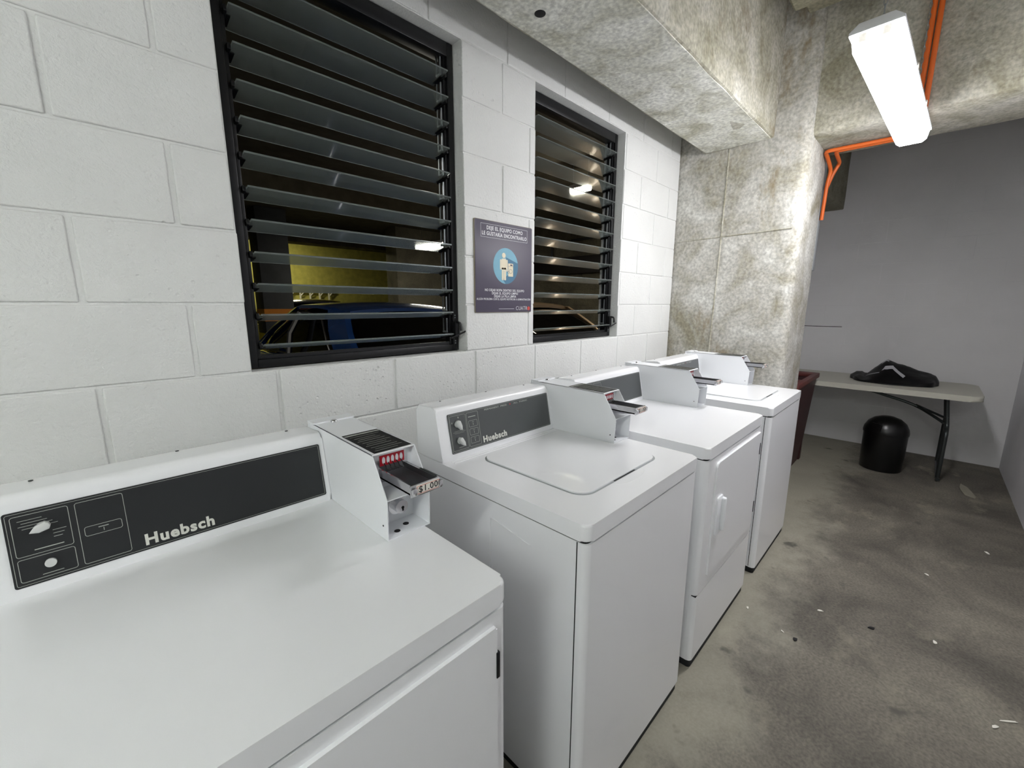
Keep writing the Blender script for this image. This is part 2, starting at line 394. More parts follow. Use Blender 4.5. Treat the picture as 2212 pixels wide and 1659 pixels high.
# subdivided, roughened concrete members
from mathutils import noise as mnoise
def rough_mesh(bm, cuts_len=.09, amp=.006, fr=5.0, seed=0.0, bev=.012):
    for it in range(7):
        es = [e for e in bm.edges if e.calc_length() > cuts_len*1.6]
        if not es: break
        bmesh.ops.subdivide_edges(bm, edges=es, cuts=1, use_grid_fill=True)
    for v in bm.verts:
        p = v.co*fr+Vector((seed, seed, seed))
        v.co += Vector((mnoise.noise(p), mnoise.noise(p+Vector((9, 0, 0))), mnoise.noise(p+Vector((0, 9, 0)))))*amp
def member(name, box, mat, label, cat, bev=.02, amp=.005, seed=0.):
    bm = B(); add_box(bm, *box, bev=bev, seg=2); rough_mesh(bm, amp=amp, seed=seed)
    return tag(new_obj(name, bm, mat, angle=40), label, cat, kind='structure')
member('beam_left', (XB, 2.96, -.588, -.172, 2.432, 3.34), MT['beam'], 'long rough concrete beam running above the two louvred windows', 'beam', bev=.012)
bm = B(); add_lathe(bm, [(0, 0), (.015, 0), (.020, .002), (.020, .012)], 1.075, -.297, 24, 2.4255); o = new_obj('drilled_hole', bm, MT['slot'], bpy.data.objects['beam_left']); o['label'] = 'dark round hole'
bm = B(); add_box(bm, XB, 2.93, -.574, -.188, 2.4290, 2.445); rough_mesh(bm, amp=.003, seed=4., cuts_len=.1); o = new_obj('lit_plaster_skim', bm, MT['lit_skim'], bpy.data.objects['beam_left'], angle=40); o['label'] = 'plaster smeared over the underside, paled in place of bounce light'  # thin layer added under the beam, pale to make up for weak bounce
member('beam_cross', (3.0, 3.52, YR-.1, -.70, 2.408, 3.34), MT['beam'], 'concrete beam crossing the room behind the hanging lamp', 'beam', bev=.03, seed=3.)
member('beam_rear', (3.45, XF+.05, -.655, .1, 2.365, 3.34), MT['ceil'], 'dark concrete beam in the far corner behind the column', 'beam', bev=.01, seed=6.)
bm = B()
add_prism(bm, rrect(2.955, 3.5, -.785, .12, (0.01, .01, .062, .062), 6), 0, 3.34, 'z')
rough_mesh(bm, amp=.004, seed=1.3, cuts_len=.1)
tag(new_obj('column', bm, MT['column'], angle=40), 'stained concrete column with a rounded corner behind the last washer', 'column', kind='structure')
bm = B()
add_tube(bm, [(2.953, -.30, .0), (2.953, -.31, 1.1), (2.953, -.325, 1.8), (2.953, -.33, 2.43)], .005, 6)
add_tube(bm, [(2.953, -.02, 1.87), (2.953, -.3, 1.875), (2.953, -.74, 1.885)], .004, 6)
o = new_obj('casting_seam', bm, MT['beam'], bpy.data.objects['column'])
bm = B(); add_box(bm, 3.51, 3.58, -.775, -.70, 1.66, 2.38, bev=.004)
tag(new_obj('metal_strip', bm, MT['strip']), 'narrow pale strip fixed to the back edge of the concrete column', 'strip')

# ================================================================== LOUVRED WINDOWS
def window(name, x0, x1, z0, z1, n, label):
    t = thing(name, ((x0+x1)/2, .06, z0), label, 'window', kind='structure')
    bm = B(); f = .028; h = (x1-x0)/2; H = z1-z0; ya, yb = -.012, .045
    add_box(bm, -h, -h+f, ya, yb, 0, H, bev=.002); add_box(bm, h-f, h, ya, yb, 0, H, bev=.002)
    add_box(bm, -h+f, h-f, ya, yb, 0, f*.9, bev=.002); add_box(bm, -h+f, h-f, ya, yb, H-.05, H, bev=.002)
    add_box(bm, -h+f, h-f, ya+.012, ya+.02, f*.9, f*.9+.012); 
    # inner jamb channels that carry the pivots
    for s in (-1, 1):
        a_ = s*(h-f); b_ = s*(h-f-.012)
        add_box(bm, min(a_, b_), max(a_, b_), -.002, .03, .025, H-.05, bev=.001)
    new_obj('frame', bm, MT['frame'], t)
    bl = B(); cl = B(); ck = B()
    pitch = .0915; dz = -.2
    for i in range(n):
        zc = .055+pitch*i+.008
        if zc > H-.04: break
        m = Matrix.Translation((0, .012, zc)) @ Matrix.Rotation(math.radians(-10.5), 4, 'X')
        w_ = h-f-.016
        add_box(bl, -w_, w_, -.051, .051, -.0028, .0028, bev=.001, seg=1, mat=m)
        for s in (-1, 1):
            xa = s*(w_+.004)
            add_box(ck, xa-.005, xa+.005, -.03, .045, -.009, .009, bev=.003, mat=m)
            add_box(ck, min(xa, xa-s*.016), max(xa, xa-s*.016), -.012, .034, -.006, -.0035, mat=m)
        xa = w_+.001
        add_box(cl, xa-.006, xa-.001, .006, .011, zc+.02, zc+.075); add_box(cl, xa-.006, xa-.001, .03, .034, zc+.02, zc+.075)
        add_box(cl, xa-.007, xa, .004, .036, zc+.012, zc+.02, bev=.002)
    g = new_obj('glass_slats', bl, MT['glass'], t); g['label'] = 'tilted clear glass slats'
    new_obj('slat_clips', ck, MT['frame'], t)
    o = new_obj('linkage', cl, MT['clip'], t); o['label'] = 'pale metal linkage bars'
    # operator handle
    bm = B(); xh = h-f-.002
    add_box(bm, xh, xh+.022, -.03, -.01, .055, .125, bev=.004)
    add_tube(bm, bend([(xh+.008, -.03, .12), (xh+.012, -.05, .118), (xh+.014, -.052, .085)], .01), .005, 8)
    add_tube(bm, [(xh-.035, -.045, .055), (xh+.012, -.05, .072), (xh+.05, -.058, .088)], .0035, 8)
    o = new_obj('crank_handle', bm, MT['frame'], t)
    for zz in (.14, .15, .04, .03):
        bm = B(); add_disc(bm, frame((xh+.012, -.012, zz), (1, 0, 0), (0, 0, 1)), .003, .002, 10); new_obj('rivet', bm, MT['clip'], t)
    return t
window('window_1', WIN[0][0]+.004, WIN[0][1]-.004, Z0+.004, Z0+1.196, 13, 'wide black framed louvred window above the nearest dryer')
window('window_2', WIN[1][0]+.004, WIN[1][1]-.004, Z0+.004, Z0+1.196, 13, 'black framed louvred window right of the purple notice')

# ================================================================== LAUNDRY MACHINES
GROUP = 'coin operated laundry machines along the wall'
def console_parts(t, wc, kind, panel_mat):
    """wc = width of the console; machine-local, back of the cabinet at y=0"""
    prof = [(-.004, .912), (-.004, 1.07), (-.022, 1.087), (-.095, 1.089)]
    for k in range(1, 7):
        an = math.radians(90-k*14); prof.append((-.1+.0-.018*math.cos(an), 1.071+.018*math.sin(an)))
    prof += [(-.148, .93), (-.15, .912)]
    bm = B(); add_prism(bm, prof, .004, wc, 'x', bev=.006, seg=3)
    con = new_obj('console', bm, MT['enamel'], t, angle=45, wn=True)
    # plane of the sloping front
    p0 = Vector((0, -.1495, .918)); p1 = Vector((0, -.1195, 1.073)); vd = (p1-p0).normalized()
    F = frame(p0, (1, 0, 0), vd)          # x right, y up the slope, z outwards
    bm = B(); x0, x1, v0, v1 = .046, wc-.012, .014, .146
    add_prism(bm, rrect(x0, x1, v0, v1, .004), -.004, .0012, 'z')
    bm.transform(F @ Matrix.Translation((0, 0, .0008)))
    pn = new_obj('control_panel', bm, panel_mat, t, smooth=False)
    G = F @ Matrix.Translation((0, 0, .0021))
    bm = B()
    outline_on(bm, G, x0+.003, x1-.003, v0+.003, v1-.003, .0006, .0003, .003)
    kx = x0+.042
    if kind == 'dryer':
        outline_on(bm, G, x0+.008, x0+.078, .066, .138); outline_on(bm, G, x0+.008, x0+.078, .022, .062)
        outline_on(bm, G, x0+.086, x0+.152, .022, .138); outline_on(bm, G, x0+.093, x0+.145, .072, .09)
        rect_on(bm, G, x0+.112, x0+.126, .0835, .085); rect_on(bm, G, x0+.1185, x0+.1195, .076, .082)
        for i in range(4): rect_on(bm, G, x0+.016+.004*(i % 2), x0+.045+.006*i, .128-.005*i, .1287-.005*i)
        for i in range(3): rect_on(bm, G, x0+.055, x0+.072-.003*i, .100-.006*i, .1009-.006*i)
        rect_on(bm, G, x0+.03, x0+.066, .073, .0745); rect_on(bm, G, x0+.034, x0+.06, .027, .028)
    else:
        outline_on(bm, G, x0+.006, x0+.072, .022, .138); outline_on(bm, G, x0+.076, x0+.128, .022, .138)
        for i in range(3): outline_on(bm, G, x0+.083, x0+.121, .032+.028*i, .054+.028*i, r=.003)
        for i in range(3): rect_on(bm, G, x0+.098, x0+.106, .048+.028*i, .0489+.028*i); rect_on(bm, G, x0+.1015, x0+.1028, .037+.028*i, .045+.028*i)
        rect_on(bm, G, x0+.084, x0+.116, .122, .1245)
        for i in range(3): rect_on(bm, G, x0+.02, x0+.06, .086-.004*i, .0866-.004*i)
        rect_on(bm, G, x0+.014, x0+.066, .082, .0827); rect_on(bm, G, x0+.03, x0+.052, .03, .031)
        for q in ((x0+.014, .115), (x0+.042, .13)): add_disc(bm, G @ Matrix.Translation((q[0], q[1], 0)), .003, .0003, 12, .6)
        s = 'PERMANENT  PRESS'; add_text(bm, s, .0085, G @ Matrix.Translation((x0+.215, .135, 0)), .0002, width=.11)
        add_text(bm, 'ALL  FABRIC', .0085, G @ Matrix.Translation((x0+.345, .135, 0)), .0002, width=.075)
    new_obj('panel_markings', bm, MT['print'], pn, smooth=False)
    if kind != 'dryer':
        bm = B(); add_disc(bm, G @ Matrix.Translation((x0+.288, .135, 0)), .0025, .0003, 12); new_obj('red_dot', bm, MT['red'], pn)
    bm = B(); add_text(bm, 'Huebsch', .0295, G @ Matrix.Translation((x0+.17+.06 if kind == 'dryer' else x0+.195, .033, 0)), .0006, bold=.0011, width=.115)
    o = new_obj('raised_lettering', bm, MT['silver'], pn, smooth=False)
    # knobs
    def knob(u, v, rot, r=.017):
        K = G @ Matrix.Translation((u, v, 0)) @ Matrix.Rotation(rot, 4, 'Z')
        bm = B(); add_disc(bm, K, r*.6, .004, 28)
        add_prism(bm, [(-r*.8, -.003), (-r*.5, -.0075), (r*.5, -.0065), (r*1.25, 0), (r*.5, .0065), (-r*.5, .0075), (-r*.8, .003)], .003, .019, 'z', bev=.002)
        # second prism is in machine space, so move it
        n_ = 56
        bm.verts.ensure_lookup_table()
        for vv in list(bm.verts)[56:]: vv.co = K @ vv.co
        return new_obj('knob', bm, MT['knob'], pn, angle=50)
    if kind == 'dryer':
        knob(kx+.002, .112, math.radians(200), .013)
        bm = B(); add_disc(bm, G @ Matrix.Translation((kx+.004, .045, 0)), .0075, .006); new_obj('start_button', bm, MT['knob'], pn)
    else:
        knob(x0+.034, .108, math.radians(-70)); knob(x0+.036, .052, math.radians(-60))
    for u, v in ((.08, -.04), (.3, -.03), (wc-.06, -.04)):
        bm = B(); add_disc(bm, Matrix.Translation((u, v, 1.0885)), .0035, .0012, 12); new_obj('screw', bm, MT['steel_dark'], con)
    if kind == 'washer':
        bm = B(); add_disc(bm, frame((wc*.64, -.108, 1.082), (1, 0, 0), (0, .5, .5)), .005, .003, 14); new_obj('hole_plug', bm, MT['slot'], con)

def coin_box(t, x0, price=True):
    wd = .107; th = .002; x1 = x0+wd
    prof = [(-.035, .9145), (-.035, 1.1), (-.385, 1.096), (-.441, 1.008), (-.437, .9145)]
    bm = B()
    add_prism(bm, prof, x0, x0+th, 'x'); add_prism(bm, prof, x1-th, x1, 'x')
    add_prism(bm, [(-.035, 1.1), (-.035, 1.098), (-.388, 1.094), (-.385, 1.096)], x0, x1, 'x')           # top
    add_prism(bm, [(-.03, 1.104), (-.03, 1.08), (-.036, 1.08), (-.036, 1.1), (-.07, 1.0995), (-.07, 1.1035)], x0-.003, x1+.003, 'x')
    add_box(bm, x0+th, x1-th, -.37, -.368, .9145, 1.095)                                                # inner face
    add_box(bm, x0+th, x1-th, -.441, -.368, 1.0065, 1.0085)                                            # shelf
    add_box(bm, x0+th, x1-th, -.437, -.368, .9145, .9165)                                              # bottom
    box = new_obj('coin_box', bm, MT['enamel2'], t, smooth=False)
    # keyed cap on top and label
    bm = B(); add_lathe(bm, [(0, .005), (.006, .005), (.0085, .0025), (.009, 0)], x0+.05, -.075, 24, 1.1)
    new_obj('top_lock', bm, MT['chrome'], box)
    tz = lambda y: 1.1+(y+.035)*(.004/.35)*1.0
    bm = B(); T = frame((x0, -.23, 1.0981), (1, 0, 0), (0, 1, .0114))
    add_prism(bm, rrect(.008, wd-.006, -.152, .012, .002), 0, .0004, 'z'); bm.transform(T)
    lab = new_obj('instruction_label', bm, MT['black'], box, smooth=False)
    bm = B(); T2 = T @ Matrix.Translation((0, 0, .0005))
    rect_on(bm, T2, .01, wd-.008, -.004, .003, .0002)
    y = -.016; i = 0
    while y > -.145:
        rect_on(bm, T2, .016+.004*(i % 3), wd-.016-.012*((i*7) % 4)*.5, y-.0009, y, .0002); y -= .0125 if i % 3 else .016; i += 1
    new_obj('label_lines', bm, MT['print'], lab, smooth=False)
    # coin slide mechanism
    bm = B(); add_box(bm, x0+.012, x1-.012, -.372, -.362, 1.02, 1.088, bev=.002); new_obj('slide_plate', bm, MT['chrome'], box)
    bm = B(); add_box(bm, x0+.024, x1-.022, -.374, -.3722, 1.06, 1.084); rp = new_obj('coin_plate', bm, MT['red'], box, smooth=False); rp['label'] = 'red coin guide plate'
    bm = B()
    for i in range(5): add_disc(bm, frame((x0+.033+.011*i, -.3742, 1.072), (1, 0, 0), (0, 0, 1)), .0085, .0004, 16, .45)
    new_obj('coin_marks', bm, MT['sign_white'], rp, smooth=False)
    ya, yb = -.372, -.503; z0_, z1_ = 1.034, 1.056; xa, xb = x0+.021, x1-.02
    bm = B()
    add_box(bm, xa, xa+.003, yb, ya, z0_, z1_); add_box(bm, xb-.003, xb, yb, ya, z0_, z1_)
    add_box(bm, xa, xb, yb, ya, z0_, z0_+.004); add_box(bm, xa-.003, xb+.003, yb-.004, yb, z0_-.003, z1_+.001, bev=.0015)
    add_box(bm, xb+.004, xb+.007, yb+.01, ya, z0_+.004, z1_-.002)
    add_box(bm, xa-.002, xa+.009, yb-.012, yb, z0_+.002, z1_-.004, bev=.003); add_box(bm, xb-.004, xb+.006, yb-.012, yb, z0_+.002, z1_-.004, bev=.003)
    sl = new_obj('coin_slide', bm, MT['chrome'], box)
    bm = B(); add_box(bm, xa+.003, xb-.003, yb+.001, ya, z0_+.006, z0_+.009); new_obj('slide_bed', bm, MT['steel_dark'], sl)
    for i in range(5):
        bm = B(); xx = x0+.033+.0105*i
        add_tube(bm, bend([(xx, -.374, 1.066), (xx+.003, -.38, 1.058), (xx, -.384, 1.056), (xx+.002, -.396, 1.0545)], .003, 3), .0012, 6)
        new_obj('coin_finger', bm, MT['black'], sl)
    bm = B(); add_box(bm, xa+.01, xb-.001, yb-.0065, yb-.004, z0_+.001, z1_-.001, bev=.0006); tg = new_obj('price_tag', bm, MT['paper'], sl)
    Tt = frame(((xa+xb)/2+.0045, yb-.0066, (z0_+z1_)/2), (1, 0, 0), (0, 0, 1))
    if price:
        bm = B(); add_text(bm, '$1.00', .0185, Tt, .0002, bold=.0002, width=.046); new_obj('price_text', bm, MT['slot'], tg, smooth=False)
        # (price_text sits three levels down only in thought: kept as child of the tag's slide)
    bm = B(); outline_on(bm, Tt, -.0275, .0275, -.0085, .0085, .0008, .0002, .001); rl = new_obj('red_border', bm, MT['red'], tg, smooth=False)
    # lock in the lower bay
    bm = B(); Lf = frame((x0+.052, -.368, .963), (1, 0, 0), (0, 0, 1))
    add_disc(bm, Lf, .021, .02, 28); add_disc(bm, Lf @ Matrix.Translation((.004, 0, .02)), .0155, .016, 28)
    lk = new_obj('lock', bm, MT['chrome'], box)
    bm = B(); Lk = Lf @ Matrix.Translation((.006, -.002, .0362)); add_disc(bm, Lk, .0035, .0004, 14); add_box(bm, -.0018, .0018, -.008, 0, 0, .0004, mat=Lk)
    new_obj('keyhole', bm, MT['slot'], lk, smooth=False)
    for u, v in ((.035, -.415), (.066, -.40)):
        bm = B(); add_disc(bm, Matrix.Translation((x0+u, v, .9165)), .007, .0004, 16); new_obj('bolt_hole', bm, MT['slot'], box)
    bm = B(); add_disc(bm, frame((x0, -.42, .945), (0, 0, 1), (0, 1, 0)), .0022, .001, 10); new_obj('side_screw', bm, MT['steel_dark'], box)

def flatten(t):
    """parts deeper than sub-parts are hung one level up so that nothing is nested more than twice"""
    for ch in list(t.children):
        for g in list(ch.children):
            for d in list(g.children):
                d.parent = ch
                for e in list(d.children): e.parent = ch

def machine(kind, x, label, w_, panel='panel_dark', name=None):
    D = .71
    t = thing('clothes_dryer' if kind == 'dryer' else 'washing_machine', (x, -.22, 0), label, kind.replace('washer', 'washing machine'), GROUP)
    # cabinet
    bm = B(); add_prism(bm, rrect(.004, w_-.004, -D+.006, 0, (.004, .004, .016, .016), 5), .035, .8645, 'z')
    if kind == 'dryer':
        pass
    cab = new_obj('cabinet', bm, MT['enamel'], t, angle=40, wn=True)
    bm = B(); add_prism(bm, rrect(.012, w_-.012, -D+.0075, -.02, .012), .0, .037, 'z'); new_obj('toe_kick', bm, MT['kick'], t, smooth=False)
    # deck
    bm = B(); add_prism(bm, rrect(0, w_, -D, 0, (.012, .012, .022, .022), 6), .8700, .914, 'z', bev=.0065, seg=4)
    deck = new_obj('top_deck', bm, MT['enamel'], t, angle=60, wn=True)
    bm = B(); add_prism(bm, rrect(.006, w_-.006, -D+.008, -.002, .014, 4), .8640, .8705, 'z'); new_obj('shadow_gap', bm, MT['slot'], t, smooth=False)
    # raised rim line on the deck
    if kind == 'washer':
        bx = w_-.089
        bm = B()
        ring = [(.118, -.225), (.118, -.575), (.165, -.612), (.485, -.612), (.525, -.58), (.548, -.5), (.548, -.20)]
        lx0, lx1, ly0, ly1 = .122, .552, -.612, -.20
        add_prism(bm, rrect(lx0-.006, lx1+.006, ly0-.006, ly1+.004, .052, 8), .912, .9145, 'z'); g_ = new_obj('lid_recess', bm, MT['strip'], deck, smooth=False)
        bm = B(); add_prism(bm, rrect(lx0, lx1, ly0, ly1, .048, 10), .9125, .9185, 'z', bev=.003, seg=3)
        lid = new_obj('lid', bm, MT['enamel'], t, angle=60, wn=True)
        bm = B(); add_prism(bm, rrect(.27, .39, -.6165, -.609, .002), .9135, .9152, 'z'); new_obj('finger_slot', bm, MT['slot'], lid, smooth=False)
        bm = B()
        M1 = Matrix.Translation((.335, -.628, .9138)); add_lathe(bm, [(0, 0), (.075, 0), (.078, .0008), (.08, .0002), (.081, 0)], 0, 0, 32)
        bm.transform(M1 @ Matrix.Diagonal((1, .3, 1, 1))); new_obj('grip_dish', bm, MT['enamel'], deck)
        for yy in (-.165, -.178):
            bm = B(); add_tube(bm, [(.03, yy, .9125), (bx-.01, yy, .9125)], .0035, 8); new_obj('deck_ridge', bm, MT['enamel'], deck)
        # removable front sheet
        bm = B(); add_prism(bm, rrect(.0035, w_-.0035, -D+.002, -D+.03, (.0005, .0005, .018, .018), 6), .034, .864, 'z'); new_obj('front_panel', bm, MT['enamel'], t, angle=40, wn=True)
        for xx in (.0028, w_-.0038):
            bm = B(); add_box(bm, xx, xx+.001, -D+.03, -D+.0325, .04, .864); new_obj('panel_seam', bm, MT['slot'], cab, smooth=False)
        # pressed stiffening shape in the side sheet
        for xx in (.0035, w_-.0035):
            bm = B(); add_tube(bm, bend([(xx, -.375, .4), (xx, -.375, .815), (xx, -.53, .79)], .012), .002, 6); new_obj('pressed_bead', bm, MT['enamel'], cab)
    else:
        # door
        dx0, dx1, dz0, dz1 = .085, .645, .375, .838
        bm = B(); add_prism(bm, rrect(dx0, dx1, dz0, dz1, (.004, .02, .004, .004), 6), -D-.006, -D+.02, 'y', bev=.004, seg=3)
        door = new_obj('door', bm, MT['enamel'], t, angle=50, wn=True)
        bm = B(); add_prism(bm, rrect(dx0-.004, dx1+.004, dz0-.004, dz1+.003, (.006, .022, .005, .005), 6), -D+.003, -D+.012, 'y'); new_obj('door_gap', bm, MT['strip'], cab, smooth=False)
        bm = B(); add_prism(bm, rrect(dx0+.022, dx0+.082, .535, .695, .012), -D-.012, -D, 'y', bev=.004, seg=3)
        add_box(bm, dx0+.062, dx0+.082, -D-.026, -D-.006, .548, .685, bev=.006, seg=3)
        new_obj('door_handle', bm, MT['enamel2'], door)
        for zz in (.73, .44):
            bm = B(); add_box(bm, dx1-.003, dx1+.005, -D-.008, -D+.01, zz, zz+.055, bev=.001); h_ = new_obj('hinge', bm, MT['steel_dark'], door); h_['label'] = 'dark metal hinge'
        # horizontal crease and lower access panel
        bm = B(); add_box(bm, .003, w_-.003, -D+.0035, -D+.02, .3195, .3235); new_obj('panel_seam', bm, MT['slot'], cab, smooth=False)
        bm = B(); add_prism(bm, rrect(.0035, w_-.0035, -D+.002, -D+.03, (.001, .001, .016, .016), 5), .036, .3195, 'z', bev=.002); new_obj('lower_panel', bm, MT['enamel'], t, angle=40, wn=True)
        bm = B(); add_prism(bm, rrect(.0035, w_-.0035, -D+.0015, -D+.03, (.001, .001, .016, .016), 5), .3235, .8635, 'z', bev=.002); new_obj('front_panel', bm, MT['enamel'], t, angle=40, wn=True)
    cb = w_-.093
    console_parts(t, cb-.001, kind, MT[panel])
    coin_box(t, cb)
    flatten(t)
    return t
machine('dryer', -.395, 'white coin operated dryer nearest the camera, its coin slide marked one dollar', .68)
machine('washer', .542, 'white top loading washing machine with grey panel and two knobs, between the two dryers', .655, 'panel_grey')
machine('dryer', 1.292, 'white coin operated dryer standing between the two washing machines', .68, 'panel_grey')
machine('washer', 2.132, 'white top loading washing machine farthest from the camera, next to the concrete column', .65, 'panel_grey')

# ================================================================== WALL NOTICE
t = thing('notice_sign', (1.0, -.004, 1.38), 'purple notice sign with a blue circle hanging between the windows', 'sign')
bm = B(); add_prism(bm, rrect(0, .362, 0, .393, .006), -.0065, 0, 'y', bev=.001); new_obj('backing_board', bm, MT['sign_edge'], t)
bm = B(); add_prism(bm, rrect(.002, .360, .002, .391, .006), -.0078, -.006, 'y', bev=.0004); bp = new_obj('printed_face', bm, MT['sign'], t)
Fs = frame((0, -.0079, 0), (1, 0, 0), (0, 0, 1))
def at(u, v, z=0): return Fs @ Matrix.Translation((u, v, z))
bm = B()
outline_on(bm, Fs, .035, .328, .322, .378, .001, .0002, .0005)
add_text(bm, 'DEJE EL EQUIPO COMO', .022, at(.182, .3615), .0002, bold=.0004, width=.225)
add_text(bm, 'LE GUSTARÍA ENCONTRARLO', .022, at(.182, .338), .0002, bold=.0004, width=.28)
add_text(bm, 'NO DEJAR ROPA DENTRO DEL EQUIPO', .015, at(.182, .099), .0002, bold=.0002, width=.252)
add_text(bm, 'DEJAR EL EQUIPO LIMPIO', .015, at(.182, .0855), .0002, bold=.0002, width=.168)
add_text(bm, 'DEJAR LA PILA LIMPIA', .015, at(.182, .0722), .0002, bold=.0002, width=.142)
add_text(bm, 'ALGÚN PROBLEMA CON EL EQUIPO NOTIFICAR A ADMINISTRACIÓN', .0125, at(.181, .0595), .0002, bold=.0001, width=.346)
rect_on(bm, Fs, .14, .24, .0158, .0172)
add_text(bm, 'CUATR', .026, at(.292, .018), .0002, bold=-.0003, width=.078)
new_obj('white_lettering', bm, MT['sign_white'], bp, smooth=False)
bm = B(); add_disc(bm, at(.342, .018), .0095, .0003, 20); new_obj('red_logo_dot', bm, MT['sign_red'], bp, smooth=False)
bm = B(); add_disc(bm, at(.186, .208), .079, .0003, 48); new_obj('blue_disc', bm, MT['sign_blue'], bp, smooth=False)
# long drop-shadow graphic printed inside the disc
bm = B(); cx, cy, R_ = .186, .208, .0788
pts = [(.186, .247)]
for k in range(0, 13):
    an = math.radians(12-(k/12)*104); pts.append((cx+R_*math.cos(an), cy+R_*math.sin(an)))
pts += [(.165, .15), (.2, .17)]
add_prism(bm, pts, 0, .0002, 'z'); bm.transform(at(0, 0, .00035)); new_obj('disc_shading_print', bm, MT['sign_blue2'], bp, smooth=False)
bm = B(); G_ = at(0, 0, .0006)
add_disc(bm, G_ @ Matrix.Translation((.172, .254, 0)), .0115, .0002, 20)
def pr(pts): 
    b2 = B(); add_prism(b2, pts, 0, .0002, 'z'); b2.transform(G_); me = bpy.data.meshes.new('x'); b2.to_mesh(me); b2.free(); bm.from_mesh(me); bpy.data.meshes.remove(me)
pr(rrect(.157, .188, .192, .24, .008)); pr(rrect(.148, .1565, .19, .236, .004)); pr(rrect(.1885, .197, .184, .236, .004))
pr(rrect(.159, .1715, .145, .2, .004)); pr(rrect(.1735, .186, .145, .2, .004)); pr(rrect(.2, .232, .163, .221, .002))
new_obj('cream_figure', bm, MT['sign_cream'], bp, smooth=False)
bm = B(); outline_on(bm, at(0, 0, .0009), .206, .226, .176, .196, .0012, .0002, .0099); rect_on(bm, at(0, 0, .0009), .2, .232, .207, .2078); rect_on(bm, at(0, 0, .0009), .213, .227, .211, .217, .0002)
outline_on(bm, at(0, 0, .0009), .194, .208, .177, .186, .001, .0002, .004)
new_obj('figure_lines', bm, MT['sign'], bp, smooth=False)

# ================================================================== HANGING LAMP
MT['diff'] = emis('lamp_diffuser', (.99, .985, 1, 1), LAMP_MAIN)
MT['glowing_holder'] = emis('holder_glow', (1, .95, .85, 1), .33)  # emission put into the holders, standing in for light through the cover
MT['diff2'] = emis('lamp_diffuser_rear', (.95, 1, .95, 1), LAMP_REAR)
def hanging_lamp(loc, rz, label, dm, L_=1.25, ceil_z=2.975):
    t = thing('hanging_lamp', loc, label, 'lamp', rz=rz)
    bm = B()   # tray shaped housing, open side down, origin at rim height
    prof = [(-.070, 0), (-.070, .010), (-.045, .03), (.045, .03), (.070, .010), (.070, 0)]
    add_prism(bm, prof, -L_/2, L_/2, 'x', bev=.004)
    new_obj('housing', bm, MT['lampbody'], t)
    bm = B()
    bot = [(-.066, -.001), (-.058, -.045), (-.042, -.058), (.042, -.058), (.058, -.045), (.066, -.001)]
    A = [bm.verts.new((-L_/2+.006, y, z)) for y, z in bot]; B1 = [bm.verts.new((-L_/2+.06, y*.97, z)) for y, z in bot]
    for s0, s1 in ((-1, 1),):
        ends = []
        for xx, k in ((-L_/2+.004, 0), (-L_/2+.03, 1), (L_/2-.03, 1), (L_/2-.004, 0)):
            ring = [(xx, y*(1 if k else .96), (z if k else (z*.55 if z < -.01 else z))) for y, z in bot]; ends.append([bm.verts.new(p) for p in ring])
        for P, Q in zip(ends, ends[1:]):
            for i in range(len(bot)-1): bm.faces.new((P[i], P[i+1], Q[i+1], Q[i]))
            bm.faces.new((P[-1], P[0], Q[0], Q[-1]))
        bm.faces.new(ends[0]); bm.faces.new(ends[-1][::-1])
    bmesh.ops.delete(bm, geom=A+B1, context='VERTS')
    d = new_obj('diffuser', bm, dm, t); d['label'] = 'glowing translucent cover'
    for xx in (-.5, -.17, .17, .5):
        for s in (-1, 1):
            bm = B(); add_box(bm, xx*L_-.011, xx*L_+.011, s*.071-.004, s*.071+.004, -.012, .012, bev=.002)
            if abs(xx) < .45: new_obj('clip', bm, MT['lampclip'], t)
            else: bm.free()
    for yy in (-.03, .03):
        bm = B(); add_box(bm, -L_/2-.001, -L_/2+.006, yy-.010, yy+.010, -.03, -.004, bev=.002); o = new_obj('end_bracket', bm, MT['glowing_holder'], t); o['label'] = 'beige tube holder given its own faint glow'
    top = ceil_z-loc[2]
    for s in (-1, 1):
        bm = B(); z = .055; i = 0
        add_tube(bm, [(s*(L_/2-.1), -.02, .028), (s*(L_/2-.1), 0, .085), (s*(L_/2-.1), .02, .028)], .0018, 6)
        z = .08
        while z < top-.002:
            m = Matrix.Translation((s*(L_/2-.1), 0, z+.012)) @ Matrix.Rotation(PI/2*(i % 2), 4, 'Z')
            pts = [m @ Vector((.005*math.cos(q), 0, .0145*math.sin(q))) for q in [2*PI*k/10 for k in range(11)]]
            add_tube(bm, pts, .0014, 5, caps=False); z += .0235; i += 1
        new_obj('chain', bm, MT['clip'], t)
    return t
hanging_lamp((2.32, -1.206, 2.29), math.radians(-2.6), 'bright fluorescent lamp hanging on chains in front of the cross beam', MT['diff'])
hanging_lamp((-1.9, -1.80, 2.55), 0, 'fluorescent lamp hanging behind the viewer', MT['diff2'])

